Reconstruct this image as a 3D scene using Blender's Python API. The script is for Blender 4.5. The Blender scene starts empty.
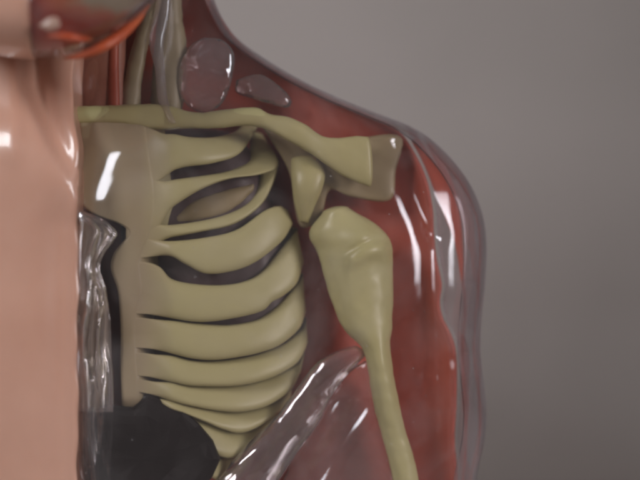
import bpy, math, random
import numpy as np
from mathutils import Vector, noise

random.seed(4)
K = 0.00025            # metres per unit (one unit = one photo pixel at the chest plane)
D = 1000.0             # camera distance to the chest plane in units
C = bpy.context.scene.collection
PI = math.pi

# ------------------------------------------------------------------ helpers
def P(x, y, d):
    """a point seen at (x, y) in the photo, d units behind the chest plane"""
    s = (D + d) / D
    return ((x - 320) * s * K, d * K, (240 - y) * s * K)

def W(x, y, d):
    return ((x - 320) * K, d * K, (240 - y) * K)

def lerp(a, b, t):
    return a + (b - a) * t

def sstep(a, b, x):
    t = max(0.0, min(1.0, (x - a) / (b - a)))
    return t * t * (3 - 2 * t)

def gauss(x, s):
    return math.exp(-0.5 * (x / s) ** 2)

def curve(pts, n):
    """n points along a Catmull-Rom curve through pts, even in arc length"""
    p = [np.array(q, float) for q in pts]
    if len(p) == 2:
        return [lerp(p[0], p[1], i / (n - 1)) for i in range(n)]
    p = [2 * p[0] - p[1]] + p + [2 * p[-1] - p[-2]]
    dense = []
    for i in range(1, len(p) - 2):
        for j in range(16):
            t = j / 16
            a, b, c, e = p[i - 1], p[i], p[i + 1], p[i + 2]
            dense.append(0.5 * (2 * b + (c - a) * t + (2 * a - 5 * b + 4 * c - e) * t * t + (3 * b - a - 3 * c + e) * t ** 3))
    dense.append(p[-2])
    L = [0.0]
    for i in range(1, len(dense)):
        L.append(L[-1] + float(np.linalg.norm(dense[i] - dense[i - 1])))
    out = []
    k = 0
    for i in range(n):
        s = L[-1] * i / (n - 1)
        while k < len(L) - 2 and L[k + 1] < s:
            k += 1
        f = (s - L[k]) / max(1e-9, L[k + 1] - L[k])
        out.append(lerp(dense[k], dense[k + 1], min(1, f)))
    return out

def table(pts):
    """smooth function through (key, value) pairs"""
    ks = [a for a, b in pts]
    vs = [b for a, b in pts]
    def f(y):
        if y <= ks[0]:
            return vs[0]
        if y >= ks[-1]:
            return vs[-1]
        for i in range(len(ks) - 1):
            if y <= ks[i + 1]:
                h = ks[i + 1] - ks[i]
                t = (y - ks[i]) / h
                def m(j):
                    if j == 0:
                        return (vs[1] - vs[0]) / (ks[1] - ks[0])
                    if j == len(ks) - 1:
                        return (vs[-1] - vs[-2]) / (ks[-1] - ks[-2])
                    return (vs[j + 1] - vs[j - 1]) / (ks[j + 1] - ks[j - 1])
                t2, t3 = t * t, t ** 3
                return ((2 * t3 - 3 * t2 + 1) * vs[i] + (t3 - 2 * t2 + t) * h * m(i)
                        + (-2 * t3 + 3 * t2) * vs[i + 1] + (t3 - t2) * h * m(i + 1))
    return f

def mesh_obj(name, verts, faces, mats, parent=None, smooth=True, face_mat=None):
    me = bpy.data.meshes.new(name)
    me.from_pydata([tuple(v) for v in verts], [], faces)
    if not isinstance(mats, (list, tuple)):
        mats = [mats]
    for m in mats:
        me.materials.append(m)
    if smooth:
        me.polygons.foreach_set('use_smooth', [True] * len(me.polygons))
    if face_mat:
        me.polygons.foreach_set('material_index', face_mat)
    me.update()
    o = bpy.data.objects.new(name, me)
    C.objects.link(o)
    if parent is not None:
        o.parent = parent
    return o

def fix_normals(o):
    import bmesh
    bm = bmesh.new()
    bm.from_mesh(o.data)
    bmesh.ops.remove_doubles(bm, verts=bm.verts, dist=1e-7)
    bmesh.ops.recalc_face_normals(bm, faces=bm.faces)
    bm.to_mesh(o.data)
    bm.free()
    return o

def loft(name, top, bot, depth, thick, mat, parent=None, n=48, seg=20, power=2.2, rough=0.0, rscale=0.05, cap=0.6, space=P, seed=0):
    """a rounded bar between an upper and a lower edge line; depth and thick are
    single numbers or lists sampled along it"""
    T = curve(top, n)
    B = curve(bot, n)
    def samp(v, i):
        if isinstance(v, (int, float)):
            return v
        if len(v) == 1:
            return v[0]
        return table([(k, q) for k, q in enumerate(v)])(i * (len(v) - 1))
    dd = [samp(depth, i / (n - 1)) for i in range(n)]
    tt = [samp(thick, i / (n - 1)) for i in range(n)]
    rings = []
    def ring(c, hv, d, t):
        r = []
        for k in range(seg):
            a = 2 * PI * k / seg
            ca, sa = math.cos(a), math.sin(a)
            e = 2 / power
            u = math.copysign(abs(ca) ** e, ca)
            w = math.copysign(abs(sa) ** e, sa)
            q = c + hv * u
            dq = d - t * w
            if rough:
                z = noise.noise(Vector((q[0] * rscale + seed, q[1] * rscale, dq * rscale)))
                z2 = noise.noise(Vector((q[0] * rscale * 3 + seed, q[1] * rscale * 3, dq * rscale * 3)))
                dq -= rough * (z + 0.35 * z2)
                q = q + hv / max(1e-6, np.linalg.norm(hv)) * u * rough * 0.5 * z2
            r.append(space(q[0], q[1], dq))
        return r
    # rounded ends: extra shrinking rings
    def endcap(i0, i1):
        c0 = (T[i0] + B[i0]) / 2
        c1 = (T[i1] + B[i1]) / 2
        hv = (T[i0] - B[i0]) / 2
        dirv = c0 - c1
        ln = np.linalg.norm(dirv)
        dirv = dirv / ln if ln > 1e-6 else dirv
        h = np.linalg.norm(hv)
        out = []
        for a in (0.5, 0.8, 0.95, 1.0):
            s = math.sqrt(max(0, 1 - a * a)) if a < 1 else 0.02
            out.append(ring(c0 + dirv * h * a * cap, hv * s, dd[i0], tt[i0] * s))
        return out
    st = endcap(0, 1)[::-1]
    mid = [ring((T[i] + B[i]) / 2, (T[i] - B[i]) / 2, dd[i], tt[i]) for i in range(n)]
    en = endcap(n - 1, n - 2)
    rings = st + mid + en
    V = [v for r in rings for v in r]
    F = []
    for i in range(len(rings) - 1):
        for k in range(seg):
            a, b = i * seg + k, i * seg + (k + 1) % seg
            F.append((a, b, b + seg, a + seg))
    F.append(tuple(range(seg))[::-1])
    F.append(tuple(range((len(rings) - 1) * seg, len(rings) * seg)))
    return fix_normals(mesh_obj(name, V, F, mat, parent))

def blob(name, outline, depth, front, back, mat, parent=None, n=64, rings=14, power=2.0, rough=0.0, rscale=0.05, facet=False, seed=0, centre=None, tilt=(0, 0)):
    """an inflated closed outline: front and back are its two half depths"""
    pts = curve(list(outline) + [outline[0]], n + 1)[:-1]
    c = np.array(centre, float) if centre else sum(pts) / len(pts)
    V = []
    def put(q, dq):
        dq = dq + tilt[0] * (q[0] - c[0]) + tilt[1] * (q[1] - c[1])
        if rough:
            dq -= rough * noise.noise(Vector((q[0] * rscale + seed, q[1] * rscale, dq * rscale * 0.3)))
        V.append(P(q[0], q[1], dq))
    for sgn, h in ((-1, front), (1, back)):
        for j in range(rings):
            a = (j / rings) * PI / 2
            r = math.sin(a) ** (2 / power) if j else 0.0
            z = math.cos(a) ** (2 / power)
            if j == 0:
                put(c, depth + sgn * h)
                continue
            for q in pts:
                put(c + (q - c) * r, depth + sgn * h * z)
        if sgn == -1:
            nf = len(V)
    rim = len(V)
    for q in pts:
        put(q, depth)
    F = []
    for base in (0, nf):
        for k in range(n):
            F.append((base, base + 1 + k, base + 1 + (k + 1) % n))
        for j in range(rings - 2):
            for k in range(n):
                a = base + 1 + j * n + k
                b = base + 1 + j * n + (k + 1) % n
                F.append((a, b, b + n, a + n))
        for k in range(n):
            a = base + 1 + (rings - 2) * n + k
            b = base + 1 + (rings - 2) * n + (k + 1) % n
            F.append((a, b, rim + (k + 1) % n, rim + k))
    return fix_normals(mesh_obj(name, V, F, mat, parent, smooth=not facet))

def grid(name, rows, mat, parent=None, face_mat=None, closed=False):
    nx = len(rows[0])
    V = [v for r in rows for v in r]
    F, M = [], []
    for i in range(len(rows) - 1):
        for k in range(nx - 1):
            a = i * nx + k
            F.append((a, a + 1, a + 1 + nx, a + nx))
            if face_mat:
                M.append(face_mat(i, k))
    return mesh_obj(name, V, F, mat, parent, face_mat=M or None)

def thicken(o, t, offset=1.0):
    m = o.modifiers.new('thickness', 'SOLIDIFY')
    m.thickness = t * K
    m.offset = offset
    return o

# ------------------------------------------------------------------ materials
def new_mat(name):
    m = bpy.data.materials.new(name)
    m.use_nodes = True
    nt = m.node_tree
    for n in list(nt.nodes):
        nt.nodes.remove(n)
    out = nt.nodes.new('ShaderNodeOutputMaterial')
    return m, nt, out

def coords(nt, scale=(1, 1, 1), rot=(0, 0, 0)):
    tc = nt.nodes.new('ShaderNodeTexCoord')
    mp = nt.nodes.new('ShaderNodeMapping')
    if any(rot):          # turn first, then stretch along the turned axes
        mp.vector_type = 'TEXTURE'
        scale = tuple(1 / q for q in scale)
    mp.inputs['Scale'].default_value = scale
    mp.inputs['Rotation'].default_value = rot
    nt.links.new(tc.outputs['Object'], mp.inputs['Vector'])
    return mp.outputs['Vector']

def noise_node(nt, vec, scale, detail=3, rough=0.5, dist=0.0):
    n = nt.nodes.new('ShaderNodeTexNoise')
    n.inputs['Scale'].default_value = scale
    n.inputs['Detail'].default_value = detail
    n.inputs['Roughness'].default_value = rough
    n.inputs['Distortion'].default_value = dist
    nt.links.new(vec, n.inputs['Vector'])
    return n.outputs['Fac']

def ramp(nt, fac, stops):
    r = nt.nodes.new('ShaderNodeValToRGB')
    while len(r.color_ramp.elements) < len(stops):
        r.color_ramp.elements.new(0.5)
    for e, (p, c) in zip(r.color_ramp.elements, stops):
        e.position = p
        e.color = (*c, 1)
    nt.links.new(fac, r.inputs['Fac'])
    return r.outputs['Color']

def bump(nt, h, strength, dist):
    b = nt.nodes.new('ShaderNodeBump')
    b.inputs['Strength'].default_value = strength
    b.inputs['Distance'].default_value = dist
    nt.links.new(h, b.inputs['Height'])
    return b.outputs['Normal']

def plastic(name, c1, c2, rough=0.4, scale=60, bstr=0.15, bscale=400, stretch=(1, 1, 1), rot=(0, 0, 0), sss=0.0, spec=0.5, lo=0.35, hi=0.65, coat=0.0):
    m, nt, out = new_mat(name)
    p = nt.nodes.new('ShaderNodeBsdfPrincipled')
    v = coords(nt, stretch, rot)
    f = noise_node(nt, v, scale, 4, 0.55, 0.3)
    nt.links.new(ramp(nt, f, [(lo, c1), (hi, c2)]), p.inputs['Base Color'])
    p.inputs['Roughness'].default_value = rough
    p.inputs['Specular IOR Level'].default_value = spec
    p.inputs['Coat Weight'].default_value = coat
    p.inputs['Coat Roughness'].default_value = 0.13
    if sss:
        p.inputs['Subsurface Weight'].default_value = sss
        p.inputs['Subsurface Radius'].default_value = (1.0, 0.5, 0.3)
        p.inputs['Subsurface Scale'].default_value = 0.0015
    if bstr:
        nt.links.new(bump(nt, noise_node(nt, v, bscale, 3), bstr, 0.0004), p.inputs['Normal'])
    nt.links.new(p.outputs[0], out.inputs['Surface'])
    return m

def x_of(px):
    return (px - 320) * K

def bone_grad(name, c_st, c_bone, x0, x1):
    # brownish breast plate running over into yellowish ribs
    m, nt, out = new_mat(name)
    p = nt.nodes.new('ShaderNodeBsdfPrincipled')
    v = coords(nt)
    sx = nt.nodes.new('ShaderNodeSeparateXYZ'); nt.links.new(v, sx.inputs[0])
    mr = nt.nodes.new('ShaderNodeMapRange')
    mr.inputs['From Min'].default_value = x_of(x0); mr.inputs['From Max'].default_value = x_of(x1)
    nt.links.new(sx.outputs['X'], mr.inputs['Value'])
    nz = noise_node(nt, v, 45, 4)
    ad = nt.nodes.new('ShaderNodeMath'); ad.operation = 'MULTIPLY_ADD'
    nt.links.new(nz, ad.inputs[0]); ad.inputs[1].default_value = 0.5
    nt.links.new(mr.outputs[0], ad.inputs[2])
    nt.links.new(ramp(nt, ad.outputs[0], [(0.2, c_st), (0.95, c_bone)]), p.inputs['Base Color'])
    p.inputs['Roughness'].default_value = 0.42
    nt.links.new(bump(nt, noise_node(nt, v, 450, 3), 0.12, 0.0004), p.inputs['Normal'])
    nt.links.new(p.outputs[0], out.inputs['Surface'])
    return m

def marbled(name):
    m, nt, out = new_mat(name)
    p = nt.nodes.new('ShaderNodeBsdfPrincipled')
    v = coords(nt)
    sx = nt.nodes.new('ShaderNodeSeparateXYZ'); nt.links.new(v, sx.inputs[0])
    mr = nt.nodes.new('ShaderNodeMapRange')
    mr.inputs['From Min'].default_value = (240 - 62) * K; mr.inputs['From Max'].default_value = (240 - 2) * K
    nt.links.new(sx.outputs['Z'], mr.inputs['Value'])
    mr2 = nt.nodes.new('ShaderNodeMapRange')
    mr2.inputs['From Min'].default_value = x_of(52); mr2.inputs['From Max'].default_value = x_of(112)
    mr2.inputs['To Min'].default_value = -0.45; mr2.inputs['To Max'].default_value = 0.0
    nt.links.new(sx.outputs['X'], mr2.inputs['Value'])
    a1 = nt.nodes.new('ShaderNodeMath'); nt.links.new(mr.outputs[0], a1.inputs[0]); nt.links.new(mr2.outputs[0], a1.inputs[1])
    nz = noise_node(nt, coords(nt, (0.7, 1, 1.6)), 110, 3, 0.5, 1.0)
    a2 = nt.nodes.new('ShaderNodeMath'); a2.operation = 'MULTIPLY_ADD'
    nt.links.new(nz, a2.inputs[0]); a2.inputs[1].default_value = 0.75; nt.links.new(a1.outputs[0], a2.inputs[2])
    nt.links.new(ramp(nt, a2.outputs[0], [(0.1, (0.30, 0.03, 0.022)), (0.36, (0.46, 0.06, 0.025)), (0.52, (0.30, 0.045, 0.03)), (0.82, (0.34, 0.10, 0.05)), (1.0, (0.26, 0.21, 0.14))]), p.inputs['Base Color'])
    p.inputs['Roughness'].default_value = 0.35
    nt.links.new(p.outputs[0], out.inputs['Surface'])
    return m

def clear(name, tint, rough=0.085, f0=0.05, fpow=4.0, fmax=0.9, bscale=45, bstr=0.35, bdist=0.002, stretch=(1, 1, 1), milky=0.0, refr=0.0, rot=(0, 0, 0), smudge=0.0):
    """thin clear plastic wall: light passes straight through, the surface
    mirrors the room more and more towards grazing angles"""
    m, nt, out = new_mat(name)
    v = coords(nt, stretch, rot)
    nrm = bump(nt, noise_node(nt, v, bscale, 2, 0.45, 0.4), bstr, bdist)
    lw = nt.nodes.new('ShaderNodeLayerWeight')
    lw.inputs['Blend'].default_value = 0.5
    nt.links.new(nrm, lw.inputs['Normal'])
    pw = nt.nodes.new('ShaderNodeMath'); pw.operation = 'POWER'
    nt.links.new(lw.outputs['Facing'], pw.inputs[0]); pw.inputs[1].default_value = fpow
    ma = nt.nodes.new('ShaderNodeMath'); ma.operation = 'MULTIPLY_ADD'
    nt.links.new(pw.outputs[0], ma.inputs[0]); ma.inputs[1].default_value = fmax - f0; ma.inputs[2].default_value = f0
    tr = nt.nodes.new('ShaderNodeBsdfTransparent'); tr.inputs['Color'].default_value = (*tint, 1)
    gl = nt.nodes.new('ShaderNodeBsdfGlossy'); gl.inputs['Roughness'].default_value = rough
    gl.inputs['Color'].default_value = (0.95, 0.95, 1, 1)
    nt.links.new(nrm, gl.inputs['Normal'])
    base = tr.outputs[0]
    if refr:
        rf = nt.nodes.new('ShaderNodeBsdfRefraction'); rf.inputs['IOR'].default_value = 1.45
        rf.inputs['Color'].default_value = (*tint, 1); rf.inputs['Roughness'].default_value = 0.02
        nt.links.new(nrm, rf.inputs['Normal'])
        mr = nt.nodes.new('ShaderNodeMixShader'); mr.inputs[0].default_value = refr
        nt.links.new(tr.outputs[0], mr.inputs[1]); nt.links.new(rf.outputs[0], mr.inputs[2])
        base = mr.outputs[0]
    if milky:
        df = nt.nodes.new('ShaderNodeBsdfDiffuse'); df.inputs['Color'].default_value = (0.7, 0.66, 0.66, 1)
        md = nt.nodes.new('ShaderNodeMixShader'); md.inputs[0].default_value = milky
        if smudge:      # greasy haze and dust specks on the plastic
            sm = nt.nodes.new('ShaderNodeMapRange')
            sm.inputs['From Min'].default_value = 0.42; sm.inputs['From Max'].default_value = 0.75
            sm.inputs['To Min'].default_value = milky * 0.6; sm.inputs['To Max'].default_value = milky + smudge
            nt.links.new(noise_node(nt, coords(nt), 38, 5, 0.6, 1.2), sm.inputs['Value'])
            vo = nt.nodes.new('ShaderNodeTexVoronoi'); vo.inputs['Scale'].default_value = 330
            nt.links.new(coords(nt), vo.inputs['Vector'])
            lt = nt.nodes.new('ShaderNodeMath'); lt.operation = 'LESS_THAN'; lt.inputs[1].default_value = 0.055
            nt.links.new(vo.outputs['Distance'], lt.inputs[0])
            sp = nt.nodes.new('ShaderNodeSeparateColor'); nt.links.new(vo.outputs['Color'], sp.inputs[0])
            g2 = nt.nodes.new('ShaderNodeMath'); g2.operation = 'GREATER_THAN'; g2.inputs[1].default_value = 0.75
            nt.links.new(sp.outputs[0], g2.inputs[0])
            mu = nt.nodes.new('ShaderNodeMath'); mu.operation = 'MULTIPLY'
            nt.links.new(lt.outputs[0], mu.inputs[0]); nt.links.new(g2.outputs[0], mu.inputs[1])
            m3 = nt.nodes.new('ShaderNodeMath'); m3.operation = 'MULTIPLY_ADD'; m3.inputs[1].default_value = 0.3
            nt.links.new(mu.outputs[0], m3.inputs[0]); nt.links.new(sm.outputs[0], m3.inputs[2])
            nt.links.new(m3.outputs[0], md.inputs[0])
        nt.links.new(base, md.inputs[1]); nt.links.new(df.outputs[0], md.inputs[2])
        base = md.outputs[0]
    mx = nt.nodes.new('ShaderNodeMixShader')
    nt.links.new(ma.outputs[0], mx.inputs[0])
    nt.links.new(base, mx.inputs[1]); nt.links.new(gl.outputs[0], mx.inputs[2])
    nt.links.new(mx.outputs[0], out.inputs['Surface'])
    return m

BONE = plastic('bone plastic', (0.40, 0.36, 0.175), (0.47, 0.425, 0.215), 0.38, 40, 0.12, 500)
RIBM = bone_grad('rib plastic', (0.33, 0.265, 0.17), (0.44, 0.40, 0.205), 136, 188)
BONE_PALE = plastic('pale bone plastic', (0.48, 0.445, 0.22), (0.54, 0.50, 0.26), 0.36, 40, 0.10, 400)
STERNUM = plastic('sternum plastic', (0.27, 0.205, 0.125), (0.33, 0.255, 0.16), 0.45, 40, 0.12, 500)
SCAP = plastic('scapula plastic', (0.27, 0.21, 0.115), (0.33, 0.26, 0.15), 0.5, 40, 0.12, 500)
RED = plastic('red muscle plastic', (0.43, 0.085, 0.055), (0.50, 0.115, 0.075), 0.38, 70, 0.25, 260, stretch=(1.6, 1, 0.35))
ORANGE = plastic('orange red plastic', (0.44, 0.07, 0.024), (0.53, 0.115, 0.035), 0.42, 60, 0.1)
LIPRED = plastic('lip red plastic', (0.42, 0.05, 0.025), (0.5, 0.08, 0.035), 0.3, 60, 0.1)
RIMRED = plastic('rim refraction red', (0.35, 0.07, 0.05), (0.42, 0.10, 0.07), 0.3, 60, 0.1)
OLIVE = plastic('olive neck plastic', (0.25, 0.205, 0.13), (0.34, 0.285, 0.18), 0.5, 50, 0.15, 300, stretch=(1, 1, 0.5))
PART = plastic('pinkish grey partition plastic', (0.42, 0.33, 0.27), (0.55, 0.45, 0.36), 0.4, 60, 0.1)
LUNG = plastic('dark lung plastic', (0.055, 0.032, 0.033), (0.085, 0.052, 0.054), 0.5, 90, 0.4, 300)
LIVER = plastic('dark liver plastic', (0.005, 0.003, 0.003), (0.009, 0.006, 0.006), 0.5, 90, 0.5, 120, spec=0.10)
SKIN = plastic('skin plastic', (0.54, 0.288, 0.205), (0.59, 0.328, 0.24), 0.32, 30, 0.05, 300, sss=0.15, coat=0.6)
JAW = plastic('grey jaw plastic', (0.15, 0.10, 0.07), (0.21, 0.15, 0.105), 0.5, 50, 0.1)
TOOTH = plastic('tooth plastic', (0.36, 0.22, 0.17), (0.42, 0.26, 0.20), 0.3, 50, 0.1)
CLEAR = clear('clear plastic', (0.96, 0.935, 0.925), bscale=50, bstr=0.4, f0=0.03, fmax=0.7, milky=0.012, smudge=0.035)
CLEAR_RIM = clear('clear rim plastic', (0.97, 0.92, 0.93), bscale=80, bstr=0.6, f0=0.10, fpow=2.2, stretch=(1, 1, 0.3), refr=0.5, milky=0.05)
GLASS = clear('thick clear plastic', (0.93, 0.90, 0.90), f0=0.06, fpow=3, bscale=110, bstr=0.7, stretch=(1, 1, 0.5), milky=0.06, refr=0.75)
WALLG = clear('midline clear plastic', (0.96, 0.94, 0.88), f0=0.28, fpow=1.6, rough=0.04, bscale=95, bstr=1.0, bdist=0.004, stretch=(1, 1, 0.2), milky=0.05, refr=0.15)

FOLDG = clear('fold clear plastic', (0.94, 0.90, 0.90), f0=0.19, fpow=2.0, bscale=120, bstr=0.9, stretch=(1, 1, 0.22), rot=(0, math.radians(49), 0), milky=0.06, refr=0.8)
ARMG = clear('arm clear plastic', (0.95, 0.88, 0.87), f0=0.06, fpow=2.6, bscale=110, bstr=0.7, stretch=(1, 1, 0.18), rot=(0, math.radians(-9), 0), milky=0.08, refr=0.5)
WALLD = clear('lower midline clear plastic', (0.96, 0.94, 0.92), rough=0.04, bscale=95, bstr=1.0, bdist=0.004, f0=0.045, fpow=3.0, stretch=(1, 1, 0.25), refr=0.2)
RIDGEG = clear('neck ridge clear plastic', (0.96, 0.92, 0.92), rough=0.16, f0=0.05, fpow=3, bscale=110, bstr=0.6, stretch=(1, 1, 0.5), milky=0.12, refr=0.15)
BOSSG = clear('clear boss plastic', (0.95, 0.90, 0.90), f0=0.08, fpow=2.4, bscale=130, bstr=0.9, bdist=0.003, milky=0.10, refr=0.7)
# ------------------------------------------------------------------ the figure
root = bpy.data.objects.new('anatomical_model', None)
C.objects.link(root)
root['label'] = 'clear plastic anatomical torso model, one half opaque skin, bones showing inside the other'
root['category'] = 'anatomical model'
YB = 660               # cut of the torso, below the picture

MID = 78.0
sil = table([(-60, 196), (-30, 202), (0, 212), (20, 221), (40, 236), (60, 263), (82, 300), (100, 338), (116, 378), (130, 413), (150, 440), (180, 465),
             (210, 479), (240, 484), (280, 483), (320, 479), (350, 478), (380, 481), (410, 484), (440, 482), (480, 474), (560, 468), (660, 470)])
mfront = table([(-60, 55), (0, 50), (60, 42), (105, 24), (130, 8), (160, -4), (220, -14), (300, -20), (400, -18), (480, -12), (660, -10)])
rimd = table([(-60, 75), (60, 78), (130, 72), (300, 70), (660, 70)])
redge = table([(-60, 190), (0, 206), (60, 255), (100, 330), (116, 366), (130, 394), (150, 410), (180, 424), (210, 430), (232, 431), (260, 434), (285, 439), (302, 437),
               (318, 440), (334, 448), (350, 453), (400, 454), (440, 452), (480, 455), (660, 450)])

def seg_dist(x, y, a, b):
    ax, ay = a; bx, by = b
    t = max(0, min(1, ((x - ax) * (bx - ax) + (y - ay) * (by - ay)) / ((bx - ax) ** 2 + (by - ay) ** 2)))
    return math.hypot(x - ax - t * (bx - ax), y - ay - t * (by - ay)), t

def front(x, y, u, side=1):
    r, m = rimd(y), mfront(y)
    d = r - (r - m) * (1 - u ** 2.6) ** 0.5
    d += 16 * min(1.3, math.exp(-(x - MID - 16 * sstep(205, 135, y)) / 15.0)) * sstep(40, 110, y)
    # groove between arm and chest
    g, t = seg_dist(x, y, (336, 392), (262, 505))
    d += 42 * gauss(g, 20) * sstep(350, 400, y)
    # collar hollow above the clavicle, ridge along it
    g, t = seg_dist(x, y, (120, 116), (330, 140))
    d -= 2 * gauss(g, 20)
    g, t = seg_dist(x, y, (190, 84), (290, 105))
    d += 5 * gauss(g, 18)
    # deltoid furrow
    g, t = seg_dist(x, y, (395, 150), (432, 235))
    d += 9 * gauss(g, 7)
    g, t = seg_dist(x, y, (432, 235), (440, 480))
    d += 5 * gauss(g, 7)
    return d

def edge_wave(y):
    return 1.5 * math.sin(y * 0.05) + 1.2 * math.sin(y * 0.13 + 1) + (2.5 if 170 < y < 186 else 0)

# clear shell: front wall, turn at the rim, short back wall to the red edge
ys = list(np.linspace(-60, YB, 181))
NF, NB = 84, 18
rows = []
for y in ys:
    r = []
    xs, xr = sil(y), redge(y)
    x0 = MID + 1
    for k in range(NF):
        q = k / (NF - 1)
        u = math.sin(q * PI / 2) ** 0.9 if k else 0.0
        u = min(u, 1.0)
        x = lerp(x0, xs, u)
        r.append(P(x, y, front(x, y, u)))
    xb = min(xs - 3, xr + 6)
    for k in range(1, NB):
        q = k / (NB - 1) * PI / 2
        x = lerp(xb, xs, math.cos(q))
        r.append(P(x, y, rimd(y) + 46 * math.sin(q)))
    rows.append(r)
shell = grid('clear_shell', rows, [CLEAR, CLEAR_RIM], root, face_mat=lambda i, k: 1 if k > NF - 20 else 0)
thicken(shell, 2.5, -1)
shell['label'] = 'clear transparent front shell of the chest, shoulder and arm'

# the back of the figure: red, opaque
rows = []
for y in ys:
    r = []
    xr = redge(y)
    for k in range(60):
        u = k / 59
        x = lerp(MID + 3, xr, u)
        d = 84 + lerp(26, 58, sstep(95, 190, y)) * (1 - u ** 3.5) ** 0.6
        g, t = seg_dist(x, y, (322, 420), (322, 660))
        d -= 26 * gauss(g, 26) * sstep(330, 400, y)
        d -= 34 * sstep(250, 300, x) * (1 - u ** 3.5)
        r.append(P(x, y, d))
    rows.append(r)
back = grid('back_shell', rows, RED, root)
thicken(back, 4, 1)
back['label'] = 'dark red back shell behind the bones'

# red strips standing in for red refracted through the clear arm rim
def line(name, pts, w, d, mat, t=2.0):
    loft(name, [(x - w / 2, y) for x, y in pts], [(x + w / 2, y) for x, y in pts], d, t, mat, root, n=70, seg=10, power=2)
loft('red_refraction_strip', [(412, 142), (424, 165), (436, 195), (446, 220), (455, 245), (461, 280)], [(432, 146), (448, 170), (457, 195), (461, 220), (463, 245), (465, 280)], [86, 88, 90, 91, 92, 92], 2.5, RED, root, n=50, seg=12)
line('red_refraction_strip', [(463, 278), (465, 310), (463, 345), (464, 400), (466, 440), (460, 520), (458, 600)], 3.0, 92, RIMRED)
line('red_refraction_strip', [(210, 2), (234, 43), (262, 64), (300, 86), (338, 104), (378, 122), (410, 133), (438, 156), (462, 185), (475, 213), (480, 243), (479, 280), (475, 320), (474, 352), (477, 380), (480, 410), (478, 440), (470, 480), (464, 560)], 2.6, 78, RIMRED)

# median wall of the clear half, seen obliquely beside the skin: a wavy clear
# wall turning inwards, and a pinkish partition added behind so it isn't dark
rows, rows2 = [], []
wallw = table([(212, 2), (222, 30), (232, 43), (240, 40), (252, 31), (268, 25), (290, 32), (330, 35), (410, 36), (660, 36)])
for y in np.linspace(213, YB, 120):
    r, r2 = [], []
    for k in range(40):
        q = k / 39
        wob = 1.0 * noise.noise(Vector((q * 4, y * 0.018, 3.1))) + 0.45 * noise.noise(Vector((q * 9, y * 0.03, 7.7)))
        d = lerp(mfront(y) + 14, mfront(y) + 34, q ** 1.5)
        x = 79 + (wallw(y) - 4) * q
        wob += 0.5 * math.sin(q * 13 + 2.2 * math.sin(y * 0.022) + 0.8 * math.sin(y * 0.06))
        r.append(P(x, y, d + 14 * wob * math.sin(q * PI) ** 0.5))
        r2.append(P(x - 1, y, d + 22))
    rows.append(r)
    if y < 410:
        rows2.append(r2)
wall = grid('median_wall', rows, [WALLG, WALLD], root, face_mat=lambda i, k: 1 if i > 52 else 0)
thicken(wall, 3, 1)
wall['label'] = 'wavy clear wall along the midline of the chest'
part = grid('partition', rows2, PART, root)
thicken(part, 2, 1)

# ------------------------------------------------------------------ skin half
rows = []
def skin_front(x, y):
    # x runs left from the midline
    xs = 2 * MID - sil(y)
    u = min(1.0, max(0.0, (MID - x) / (MID - xs)))
    r, m = rimd(y), mfront(y) - 2
    d = r - (r - m) * (1 - u ** 2.6) ** 0.5
    d += 12 * math.exp(-((x - 66) / 22.0) ** 2) * sstep(170, 230, y)
    g, t = seg_dist(x, y, (56, 40), (84, 205))           # neck muscle ridge beside the midline
    d -= 11 * gauss(g, 15) * sstep(225, 130, y)
    g, t = seg_dist(x, y, (27, 40), (66, 200))           # furrow
    d += 8 * gauss(g, 9) * sstep(222, 150, y)
    p = 22 + 0.03 * (y - 60) - x                         # broad flat muscle outside the furrow
    d -= 7 * sstep(-6, 14, p) * sstep(185, 140, y + 0.5 * p)
    p1 = 26 + 0.47 * max(0, y - 88) - x                  # its flank runs down to the breast bone
    d -= 27 * sstep(-12, 9, p1) * sstep(290, 120, y)
    d += 0.22 * max(0, p - 8) * sstep(260, 130, y)
    g, t = seg_dist(x, y, (-140, 118), (20, 168))        # collar bone under the skin
    d -= 7 * gauss(g, 22) * sstep(30, -40, x)
    g, t = seg_dist(x, y, (-130, 390), (-190, 500))
    d += 42 * gauss(g, 22) * sstep(350, 400, y)
    return d
for y in ys:
    r = []
    xs = 2 * MID - sil(y)
    xm = MID - 0.5 + 0.5 * edge_wave(y) - (4 if y < 100 else 4 * sstep(150, 100, y))
    for d in (118, 80, 50):
        if d > skin_front(xm, y) + 8:
            r.append(W(xm - 1.5, y, d))
        else:
            r.append(P(xm - 0.5, y, skin_front(xm, y) + 8))
    r.append(P(xm - 0.3, y, skin_front(xm, y) + 2.5))
    for k in range(110):
        u = (k / 109)
        u = 1 - (1 - u) ** 1.0 if k < 109 else 1.0
        u = math.sin(u * PI / 2) if u > 0 else 0
        x = lerp(xm, xs, u)
        r.append(P(x, y, skin_front(x, y)))
    for k in range(1, 24):
        u = k / 23
        x = lerp(xs, xm, u)
        r.append(P(x, y, rimd(y) + 80 * math.sin(u * PI / 2) ** 0.6))
    rows.append(r)
skin = grid('skin_shell', rows, SKIN, root)
skin['label'] = 'glossy pinkish tan skin half of the chest and neck'

# ------------------------------------------------------------------ rib cage
ribedge = table([(100, 245), (131, 256), (163, 280), (200, 288), (217, 294), (250, 302), (290, 305), (320, 306), (350, 304), (380, 296), (410, 280), (440, 262), (470, 245)])
def ribdepth(x, y):
    xr = ribedge(y) + 3
    u = max(0.0, min(1.0, (x - 150) / (xr - 150)))
    return 98 - 72 * math.sqrt(max(0.0, 1 - u ** 2.2))

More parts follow.
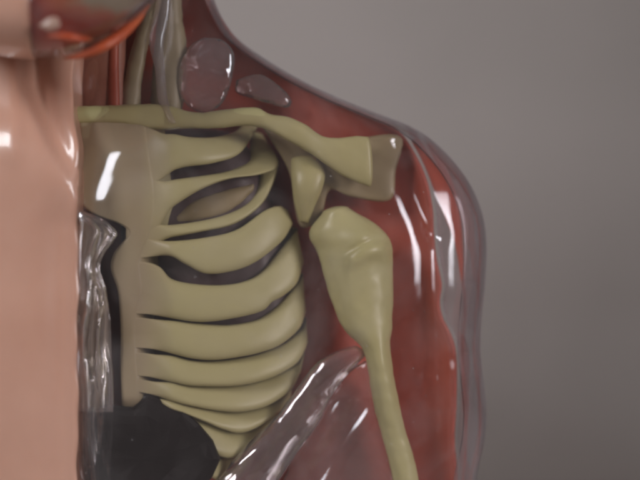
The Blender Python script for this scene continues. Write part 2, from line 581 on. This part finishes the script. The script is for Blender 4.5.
st_left = table([(105, 78), (150, 79), (195, 80), (206, 83), (215, 96), (222, 116), (229, 127), (236, 128), (244, 121), (254, 114), (268, 111), (290, 118), (330, 121), (370, 121), (424, 123)])
st_right = table([(105, 162), (150, 167), (172, 170), (205, 173), (235, 167), (262, 158), (290, 160), (318, 154), (352, 154), (380, 156), (424, 156)])

def plate(x, y, fall=28.0):
    # front face of the breast plate: flat, falling back under the ribs at its right
    return 21 + 10 * sstep(160, 105, y) + 20 * sstep(396, 424, y) + fall * sstep(st_right(y) - 24, st_right(y) + 1, x) ** 1.6 - 0.8 * noise.noise(Vector((x * 0.035, y * 0.035, 4.0)))

rows = []
for y in np.linspace(109, 424, 130):
    x0, x1 = st_left(y), st_right(y)
    r = [P(x0 + 2, y, plate(x0, y) + 16), P(x0 + 0.2, y, plate(x0, y) + 9), P(x0 - 0.4, y, plate(x0, y) + 4), P(x0 + 0.6, y, plate(x0, y) + 1.2)]
    for k in range(40):
        x = lerp(x0 + 2.5, x1, k / 39)
        r.append(P(x, y, plate(x, y)))
    rows.append(r)
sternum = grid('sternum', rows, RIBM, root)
thicken(sternum, 5, 1)

def rib(top, bot, dz=0, th=8, tilt=2.0, lift=0, back_ext=True, mat=None, ends=None):
    n = 56
    T, B = curve(top, n), curve(bot, n)
    T = [q + np.array((0, -lift * sstep(150, 180, q[0]))) for q in T]
    dep = []
    for i in range(n):
        c = (T[i] + B[i]) / 2
        dep.append(ribdepth(c[0], c[1]) + dz + 3 * sstep(172, 146, c[0]) + (ends or (0, 0))[0] * (1 - i / (n - 1)) + (ends or (0, 0))[1] * (i / (n - 1)) ** 3)
    if back_ext:     # carry on round the side towards the spine
        c = (T[-1] + B[-1]) / 2
        h = (T[-1] - B[-1]) / 2
        d0 = dep[-1]
        for k in range(1, 15):
            q = k / 14
            x = c[0] - (c[0] - 190) * (1 - math.cos(q * PI / 2))
            y = c[1] - 18 * q
            T.append(np.array((x, y)) + h * lerp(1, 0.7, q))
            B.append(np.array((x, y)) - h * lerp(1, 0.7, q))
            dep.append(d0 + (138 - d0) * math.sin(q * PI / 2))
    m = len(T)
    # resample depth through loft: use exact lists
    seg, power = 28, 2.7
    V, F = [], []
    for i in range(m):
        c, hv = (T[i] + B[i]) / 2, (T[i] - B[i]) / 2
        t = th
        if T[-1][0] > 200:
            hv = hv * (1 + 0.75 * sstep(172, 144, c[0]))
            t = th * (1 - 0.55 * sstep(165, 128, c[0]))
        for k in range(seg):
            a = 2 * PI * k / seg
            ca, sa = math.cos(a), math.sin(a)
            u = math.copysign(abs(ca) ** (2 / power), ca)
            w = math.copysign(abs(sa) ** (2 / power), sa)
            q = c + hv * u
            dq = dep[i] - t * w + tilt * u * (sstep(150, 190, c[0]) if i < n else 0.5)
            if w > 0 and i < n and T[n - 1][0] > 200:      # the rib runs flush into the breast plate
                dq = lerp(dq, plate(q[0], q[1], 0.0) + 1.0, sstep(176, 144, q[0]))
            dq -= 0.9 * (1 - sstep(176, 144, q[0])) * noise.noise(Vector((q[0] * 0.04, q[1] * 0.06, 2.0)))
            V.append(P(q[0], q[1], dq))
    for i in range(m - 1):
        for k in range(seg):
            a, b = i * seg + k, i * seg + (k + 1) % seg
            F.append((a, b, b + seg, a + seg))
    F.append(tuple(range(seg)))
    F.append(tuple(range((m - 1) * seg, m * seg)))
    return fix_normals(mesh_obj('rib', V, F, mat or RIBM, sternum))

# first rib, curling up behind the collar bone
rib([(126, 138), (146, 138), (170, 134), (190, 137), (214, 137), (236, 131), (243, 120)], [(126, 172), (146, 172), (166, 172), (185, 167), (214, 163), (240, 153), (258, 126)], th=8, dz=-2, back_ext=False, ends=(0, 30))
# second rib: bulges at the side
rib([(126, 186), (146, 186), (172, 180), (200, 176), (228, 171), (247, 161), (250, 146), (251, 130)], [(126, 222), (150, 222), (174, 206), (200, 190), (229, 179), (262, 174), (279, 163), (262, 134)], th=8, back_ext=False, ends=(0, 30))
# third rib: narrow, running into the side of the second
rib([(126, 226), (146, 226), (180, 224), (218, 217), (244, 206), (256, 192), (260, 176), (260, 166)], [(126, 240), (146, 240), (166, 238), (200, 232), (234, 224), (260, 206), (273, 184), (279, 164)], th=8, dz=3, back_ext=False, ends=(0, 14))
# fourth
rib([(126, 236), (146, 239), (170, 241), (202, 238), (236, 230), (264, 211), (280, 206), (288, 211)], [(126, 260), (148, 257), (170, 256), (187, 265), (210, 274), (248, 266), (280, 243), (293, 224)], th=9, dz=-2)
# fifth
rib([(126, 262), (146, 262), (160, 267), (172, 279), (195, 284), (222, 285), (245, 281), (262, 271), (282, 247), (297, 229)], [(126, 314), (146, 314), (165, 317), (200, 322), (235, 318), (262, 311), (272, 302), (283, 296), (297, 283), (304, 262)], th=9, tilt=3, lift=0)
# sixth
rib([(124, 318), (144, 318), (170, 322), (195, 325), (225, 327), (248, 324), (262, 319), (276, 309), (292, 292), (303, 276)], [(124, 348), (144, 348), (162, 351), (190, 358), (215, 360), (245, 356), (262, 352), (280, 345), (299, 329), (306, 312)], th=9, tilt=4, lift=2)
# seventh
rib([(124, 353), (144, 353), (165, 357), (190, 364), (215, 365), (245, 361), (264, 356), (283, 348), (301, 333), (306, 322)], [(124, 376), (144, 376), (172, 382), (194, 386), (235, 386), (262, 381), (280, 374), (297, 363), (305, 350), (308, 342)], th=9, tilt=5, lift=4)
# eighth
rib([(124, 380), (144, 380), (172, 386), (194, 390), (235, 390), (262, 385), (281, 378), (297, 368), (305, 354)], [(126, 390), (150, 394), (175, 402), (196, 407), (220, 411), (240, 412), (262, 408), (278, 400), (292, 389), (301, 372)], th=9, tilt=6, lift=5)
# ninth
rib([(160, 400), (180, 407), (205, 412), (235, 416), (262, 412), (279, 404), (292, 393)], [(165, 408), (185, 414), (205, 422), (225, 430), (242, 433), (262, 425), (278, 413), (290, 402)], th=9, tilt=6, lift=5)
# tenth
rib([(190, 420), (208, 427), (226, 434), (243, 437), (262, 429), (277, 418)], [(196, 440), (212, 452), (226, 458), (240, 455), (256, 444), (272, 430)], th=9, tilt=6, lift=5)
# eleventh, below
rib([(200, 452), (216, 460), (230, 463), (244, 458), (258, 448)], [(200, 470), (216, 480), (230, 482), (244, 476), (254, 462)], th=8, tilt=6, lift=5)

blob('lung', [(120, 140), (180, 128), (235, 135), (262, 175), (282, 240), (292, 300), (290, 360), (268, 410), (240, 450), (190, 470), (130, 440), (122, 300)], 92, 46, 40, LUNG, root, rough=4, rscale=0.06, power=3)
loft('rear_rib', [(176, 214), (196, 200), (226, 190), (252, 184)], [(180, 224), (210, 219), (236, 208), (252, 192)], [52, 50, 52, 60], 6, SCAP, root)
blob('liver', [(148, 393), (132, 407), (112, 405), (92, 408), (79, 410), (78, 470), (100, 520), (150, 530), (200, 490), (219, 466), (218, 447), (205, 432), (194, 417), (174, 405)], 30, 14, 50, LIVER, root, n=22, rings=6, power=3.4, rough=5, rscale=0.05, facet=True, tilt=(-0.10, 0))

# ------------------------------------------------------------------ shoulder girdle and arm bone
clav = loft('clavicle', [(74, 107), (84, 106), (120, 105), (150, 104), (170, 106), (187, 111), (202, 112.5), (220, 110), (245, 107.5), (258, 108), (270, 114), (288, 117), (305, 124), (322, 136), (338, 138), (356, 136), (368, 137)],
            [(74, 124), (84, 124), (120, 124), (146, 129), (165, 130), (187, 128.5), (205, 128.5), (220, 128), (240, 126), (254, 126.5), (268, 130), (288, 141), (308, 152), (324, 163), (340, 174), (356, 182), (370, 187)],
            [34, 34, 34, 34, 34, 36, 40, 44, 48], [9, 9, 9, 9, 9, 9, 9, 8, 7], BONE, root, n=80, seg=22, power=2.4, rough=1.0, cap=0.15)
sc = blob('scapula', [(262, 126), (300, 138), (330, 150), (372, 136), (402, 138), (396, 170), (390, 200), (352, 197), (330, 190), (322, 215), (312, 226), (300, 226), (294, 205), (288, 170)],
          76, 10, 10, SCAP, root, n=120, power=4, rough=2, centre=(318, 180))
loft('coracoid_process', [(291, 160), (291, 172), (292, 186), (294, 202), (299, 220)], [(316, 158), (325, 172), (322, 190), (315, 206), (309, 222)], [62, 54, 52, 56, 64], [9, 11, 11, 10, 9], BONE, sc, n=30, cap=0.3)
hum = loft('humerus', [(322, 214), (311, 228), (310, 238), (317, 253), (324, 276), (331, 300), (343, 328), (362, 348), (368, 370), (373, 402), (381, 432), (388, 458), (394, 490), (402, 560), (404, 640)],
           [(350, 209), (378, 226), (391, 242), (393, 258), (393, 280), (393, 302), (392, 328), (390, 345), (393, 370), (399, 402), (406, 432), (414, 458), (420, 490), (428, 560), (430, 640)],
           [62, 60, 58, 56, 56, 58, 60, 62, 64, 64], [24, 30, 28, 25, 22, 15, 13, 13, 13, 13], BONE_PALE, root, n=220, seg=72, power=2.1, rough=1.5, rscale=0.03, cap=0.35)
# the groove between the two knobs at the top of the arm bone
for v in hum.data.vertices:
    x, d, z = v.co
    s = (D + d / K) / D
    px, py = x / K / s + 320, 240 - z / K / s
    if d / K < 62:
        gy = 239 + 0.0165 * max(0, 384 - px) ** 1.9 * 0.9
        if 338 < px < 392:
            f = sstep(342, 352, px) * sstep(392, 382, px)
            v.co.y += (-6 * gauss(py - gy - 10, 8) * f + 3.2 * gauss(py - gy, 2.2) * f) * K
        v.co.y -= 5 * gauss(math.hypot((px - 358), (py - 236) * 1.1), 10) * K

# ------------------------------------------------------------------ neck
loft('neck_muscle', [(150, -60), (146, 0), (134, 40), (124, 80), (120, 112)], [(168, -60), (162, 0), (150, 40), (142, 80), (140, 112)], [66, 64, 60, 56, 52], 10, OLIVE, root, rough=2)
loft('neck_muscle', [(160, -60), (158, 10), (155, 40), (152, 80), (150, 112)], [(184, -60), (182, 10), (186, 40), (186, 80), (182, 112)], [74, 72, 70, 68, 64], 14, OLIVE, root, rough=2)
loft('windpipe', [(106, -20), (108, 30), (108, 70), (108, 108)], [(118, -20), (119, 30), (119, 70), (120, 108)], [54, 52, 47, 41], 6, plastic('windpipe plastic', (0.30, 0.06, 0.035), (0.38, 0.09, 0.05), 0.5, 60, 0.1), root)
loft('throat', [(80, -40), (78, 40), (80, 112)], [(128, -40), (126, 40), (126, 112)], [66, 62, 56], 16, plastic('brown throat plastic', (0.26, 0.10, 0.075), (0.34, 0.15, 0.10), 0.5, 60, 0.2), root)
# clear ridge of the neck shell
loft('neck_ridge', [(158, -40), (155, 10), (149, 40), (155, 70), (158, 100), (168, 122)], [(172, -40), (170, 10), (164, 40), (165, 70), (168, 100), (176, 122)], [54, 52, 50, 46, 36, 26], 5, RIDGEG, root, n=50)
blob('clear_boss', [(204, 37), (222, 40), (234, 54), (232, 80), (222, 104), (204, 113), (186, 104), (178, 84), (182, 60), (192, 44)], 58, 12, 10, BOSSG, root, power=3.2)
blob('clear_lug', [(236, 80), (256, 74), (272, 80), (291, 98), (288, 108), (270, 104), (250, 98), (236, 92)], 62, 9, 8, BOSSG, root, power=2.4, n=48)

# thick clear fold at the armpit
fold = loft('armpit_fold', [(190, 520), (222, 474), (248, 444), (276, 416), (300, 384), (318, 362), (336, 351), (352, 346)], [(262, 520), (276, 486), (298, 452), (316, 428), (328, 404), (340, 384), (352, 370), (364, 358)],
            [30, 32, 36, 42, 50, 56, 60, 62], [14, 14, 14, 13, 12, 11, 11, 10], FOLDG, root, n=70, seg=40, rough=2.0, rscale=0.03)

loft('arm_wall', [(362, 362), (336, 384), (316, 412), (296, 448), (262, 540)], [(374, 380), (378, 410), (386, 440), (394, 480), (400, 540)],
     [62, 60, 58, 56, 56], [5, 7, 8, 8, 8], ARMG, root, n=60, seg=36, rough=2.5, rscale=0.03)

# ------------------------------------------------------------------ lower face
hc, hr = (58, -66, -36), (142, 124, 84)
def mids(d):
    return 29 + 0.08 * (d + 110)
def head_rows(side, scale=1.0, chin=True):
    rows = []
    for j in range(49):
        th = PI * j / 48
        r = []
        for k in range(41):
            ph = PI * k / 40            # from front midline round to back
            dx = math.sin(ph) * math.sin(th) * side
            dd = -math.cos(ph) * math.sin(th)
            dy = math.cos(th)
            d = hc[2] + hr[2] * dd * scale
            y = hc[1] + hr[1] * dy * scale
            if chin and dd < 0 and dy > 0.3:
                d -= 10 * sstep(0.3, 0.75, dy) * sstep(0.0, -0.5, dd)
            x = mids(d) + hr[0] * dx * scale
            r.append(P(x, y, d))
        rows.append(r)
    return rows
hs = grid('face_skin', head_rows(-1), SKIN, root)
thicken(hs, 3, 0)
hs['label'] = 'skin half of the lower face and chin'
hcl = grid('face_shell', head_rows(1), CLEAR, root)
thicken(hcl, 2.5, 0)
hcl['label'] = 'clear half of the lower face with red inside'
fm = grid('face_muscle', head_rows(1, 0.94), marbled('marbled face plastic'), root)
loft('jaw_reflection', [(64, 57), (78, 53), (96, 44), (116, 31), (134, 17), (148, 4)], [(66, 59), (80, 59), (99, 54), (121, 42), (139, 24), (150, 6)], [-66, -70, -68, -57, -42, -28], [3, 6, 8, 8, 6, 3], ORANGE, root, n=50)  # orange strip standing in for a red reflection along the jaw
loft('lip', [(48, 35), (60, 33), (76, 34), (90, 38)], [(48, 37), (60, 39), (76, 42), (90, 41)], [-106, -106, -102, -92], [3, 5, 5, 3], ORANGE, root, n=30)
blob('tooth', [(38, 26), (48, 18), (57, 17), (60, 26), (50, 31)], -112, 3, 8, TOOTH, root, n=24)

# ------------------------------------------------------------------ background: one seamless sheet, wall running down to the table
m, nt, out = new_mat('grey wall paint')
p = nt.nodes.new('ShaderNodeBsdfPrincipled')
v = coords(nt)
nt.links.new(ramp(nt, noise_node(nt, v, 14, 4), [(0.3, (0.41, 0.36, 0.335)), (0.7, (0.435, 0.38, 0.355))]), p.inputs['Base Color'])
p.inputs['Roughness'].default_value = 0.8
nt.links.new(bump(nt, noise_node(nt, v, 900, 3), 0.25, 0.0005), p.inputs['Normal'])
nt.links.new(p.outputs[0], out.inputs['Surface'])
prof = [(-1.2, YB), (0.30, YB)]
zb = (240 - YB) * K
rows = []
path = []
for i in range(12):
    path.append((lerp(-0.9, 0.14, i / 11), zb))
for i in range(1, 13):
    a = i / 12 * PI / 2
    path.append((0.14 + 0.08 * math.sin(a), zb + 0.08 * (1 - math.cos(a))))
for i in range(1, 10):
    path.append((0.22, zb + 0.08 + i * 0.09))
for (yy, zz) in path:
    rows.append([(lerp(-1.3, 1.3, k / 20), yy, zz) for k in range(21)])
bd = grid('backdrop', rows, m)
bd['kind'] = 'structure'

# ------------------------------------------------------------------ light
w = bpy.data.worlds.new('World')
bpy.context.scene.world = w
w.use_nodes = True
nt = w.node_tree
bg = nt.nodes['Background']
tc = nt.nodes.new('ShaderNodeTexCoord')
sx = nt.nodes.new('ShaderNodeSeparateXYZ')
nt.links.new(tc.outputs['Generated'], sx.inputs[0])
mr = nt.nodes.new('ShaderNodeMapRange')
mr.inputs['From Min'].default_value = -1; mr.inputs['From Max'].default_value = 1
nt.links.new(sx.outputs['Z'], mr.inputs['Value'])
nt.links.new(ramp(nt, mr.outputs[0], [(0.25, (0.12, 0.105, 0.095)), (0.75, (0.25, 0.245, 0.25))]), bg.inputs['Color'])
bg.inputs['Strength'].default_value = 0.62

def area(name, loc, target, sx, sy, power, col):
    l = bpy.data.lights.new(name, 'AREA')
    l.shape = 'RECTANGLE'
    l.size, l.size_y = sx, sy
    l.energy = power
    l.color = col
    o = bpy.data.objects.new(name, l)
    C.objects.link(o)
    o.location = loc
    o.rotation_euler = (Vector(target) - Vector(loc)).to_track_quat('-Z', 'Y').to_euler()
    return o
area('window_light', (-0.42, -0.42, 0.34), (0, 0, 0), 0.16, 0.30, 3.1, (0.93, 0.96, 1.0))
side = area('side_fill', (0.60, -0.42, 0.16), (0.03, 0, 0), 0.20, 0.42, 0.34, (0.97, 0.97, 1.0))  # added fill lamp: lifts the dark interior, draws streaks on the arm
side.data.spread = math.radians(45)

# ------------------------------------------------------------------ camera
cd = bpy.data.cameras.new('camera')
cam = bpy.data.objects.new('camera', cd)
C.objects.link(cam)
cam.location = (0, -D * K, 0)
cam.rotation_euler = (PI / 2, 0, 0)
cd.sensor_width = 36
cd.lens = 36 * D / 640
cd.clip_start = 0.005
cd.clip_end = 20
cd.dof.use_dof = True
cd.dof.focus_distance = (D + 30) * K
cd.dof.aperture_fstop = cd.lens / (54 * K * 1000)
S = bpy.context.scene
S.camera = cam
S.view_settings.view_transform = 'Standard'
S.view_settings.look = 'None'
S.view_settings.exposure = -0.3
S.view_settings.gamma = 1
S.cycles.use_denoising = True
S.cycles.transparent_max_bounces = 24
S.cycles.max_bounces = 14
S.cycles.transmission_bounces = 12
S.cycles.filter_width = 2.8
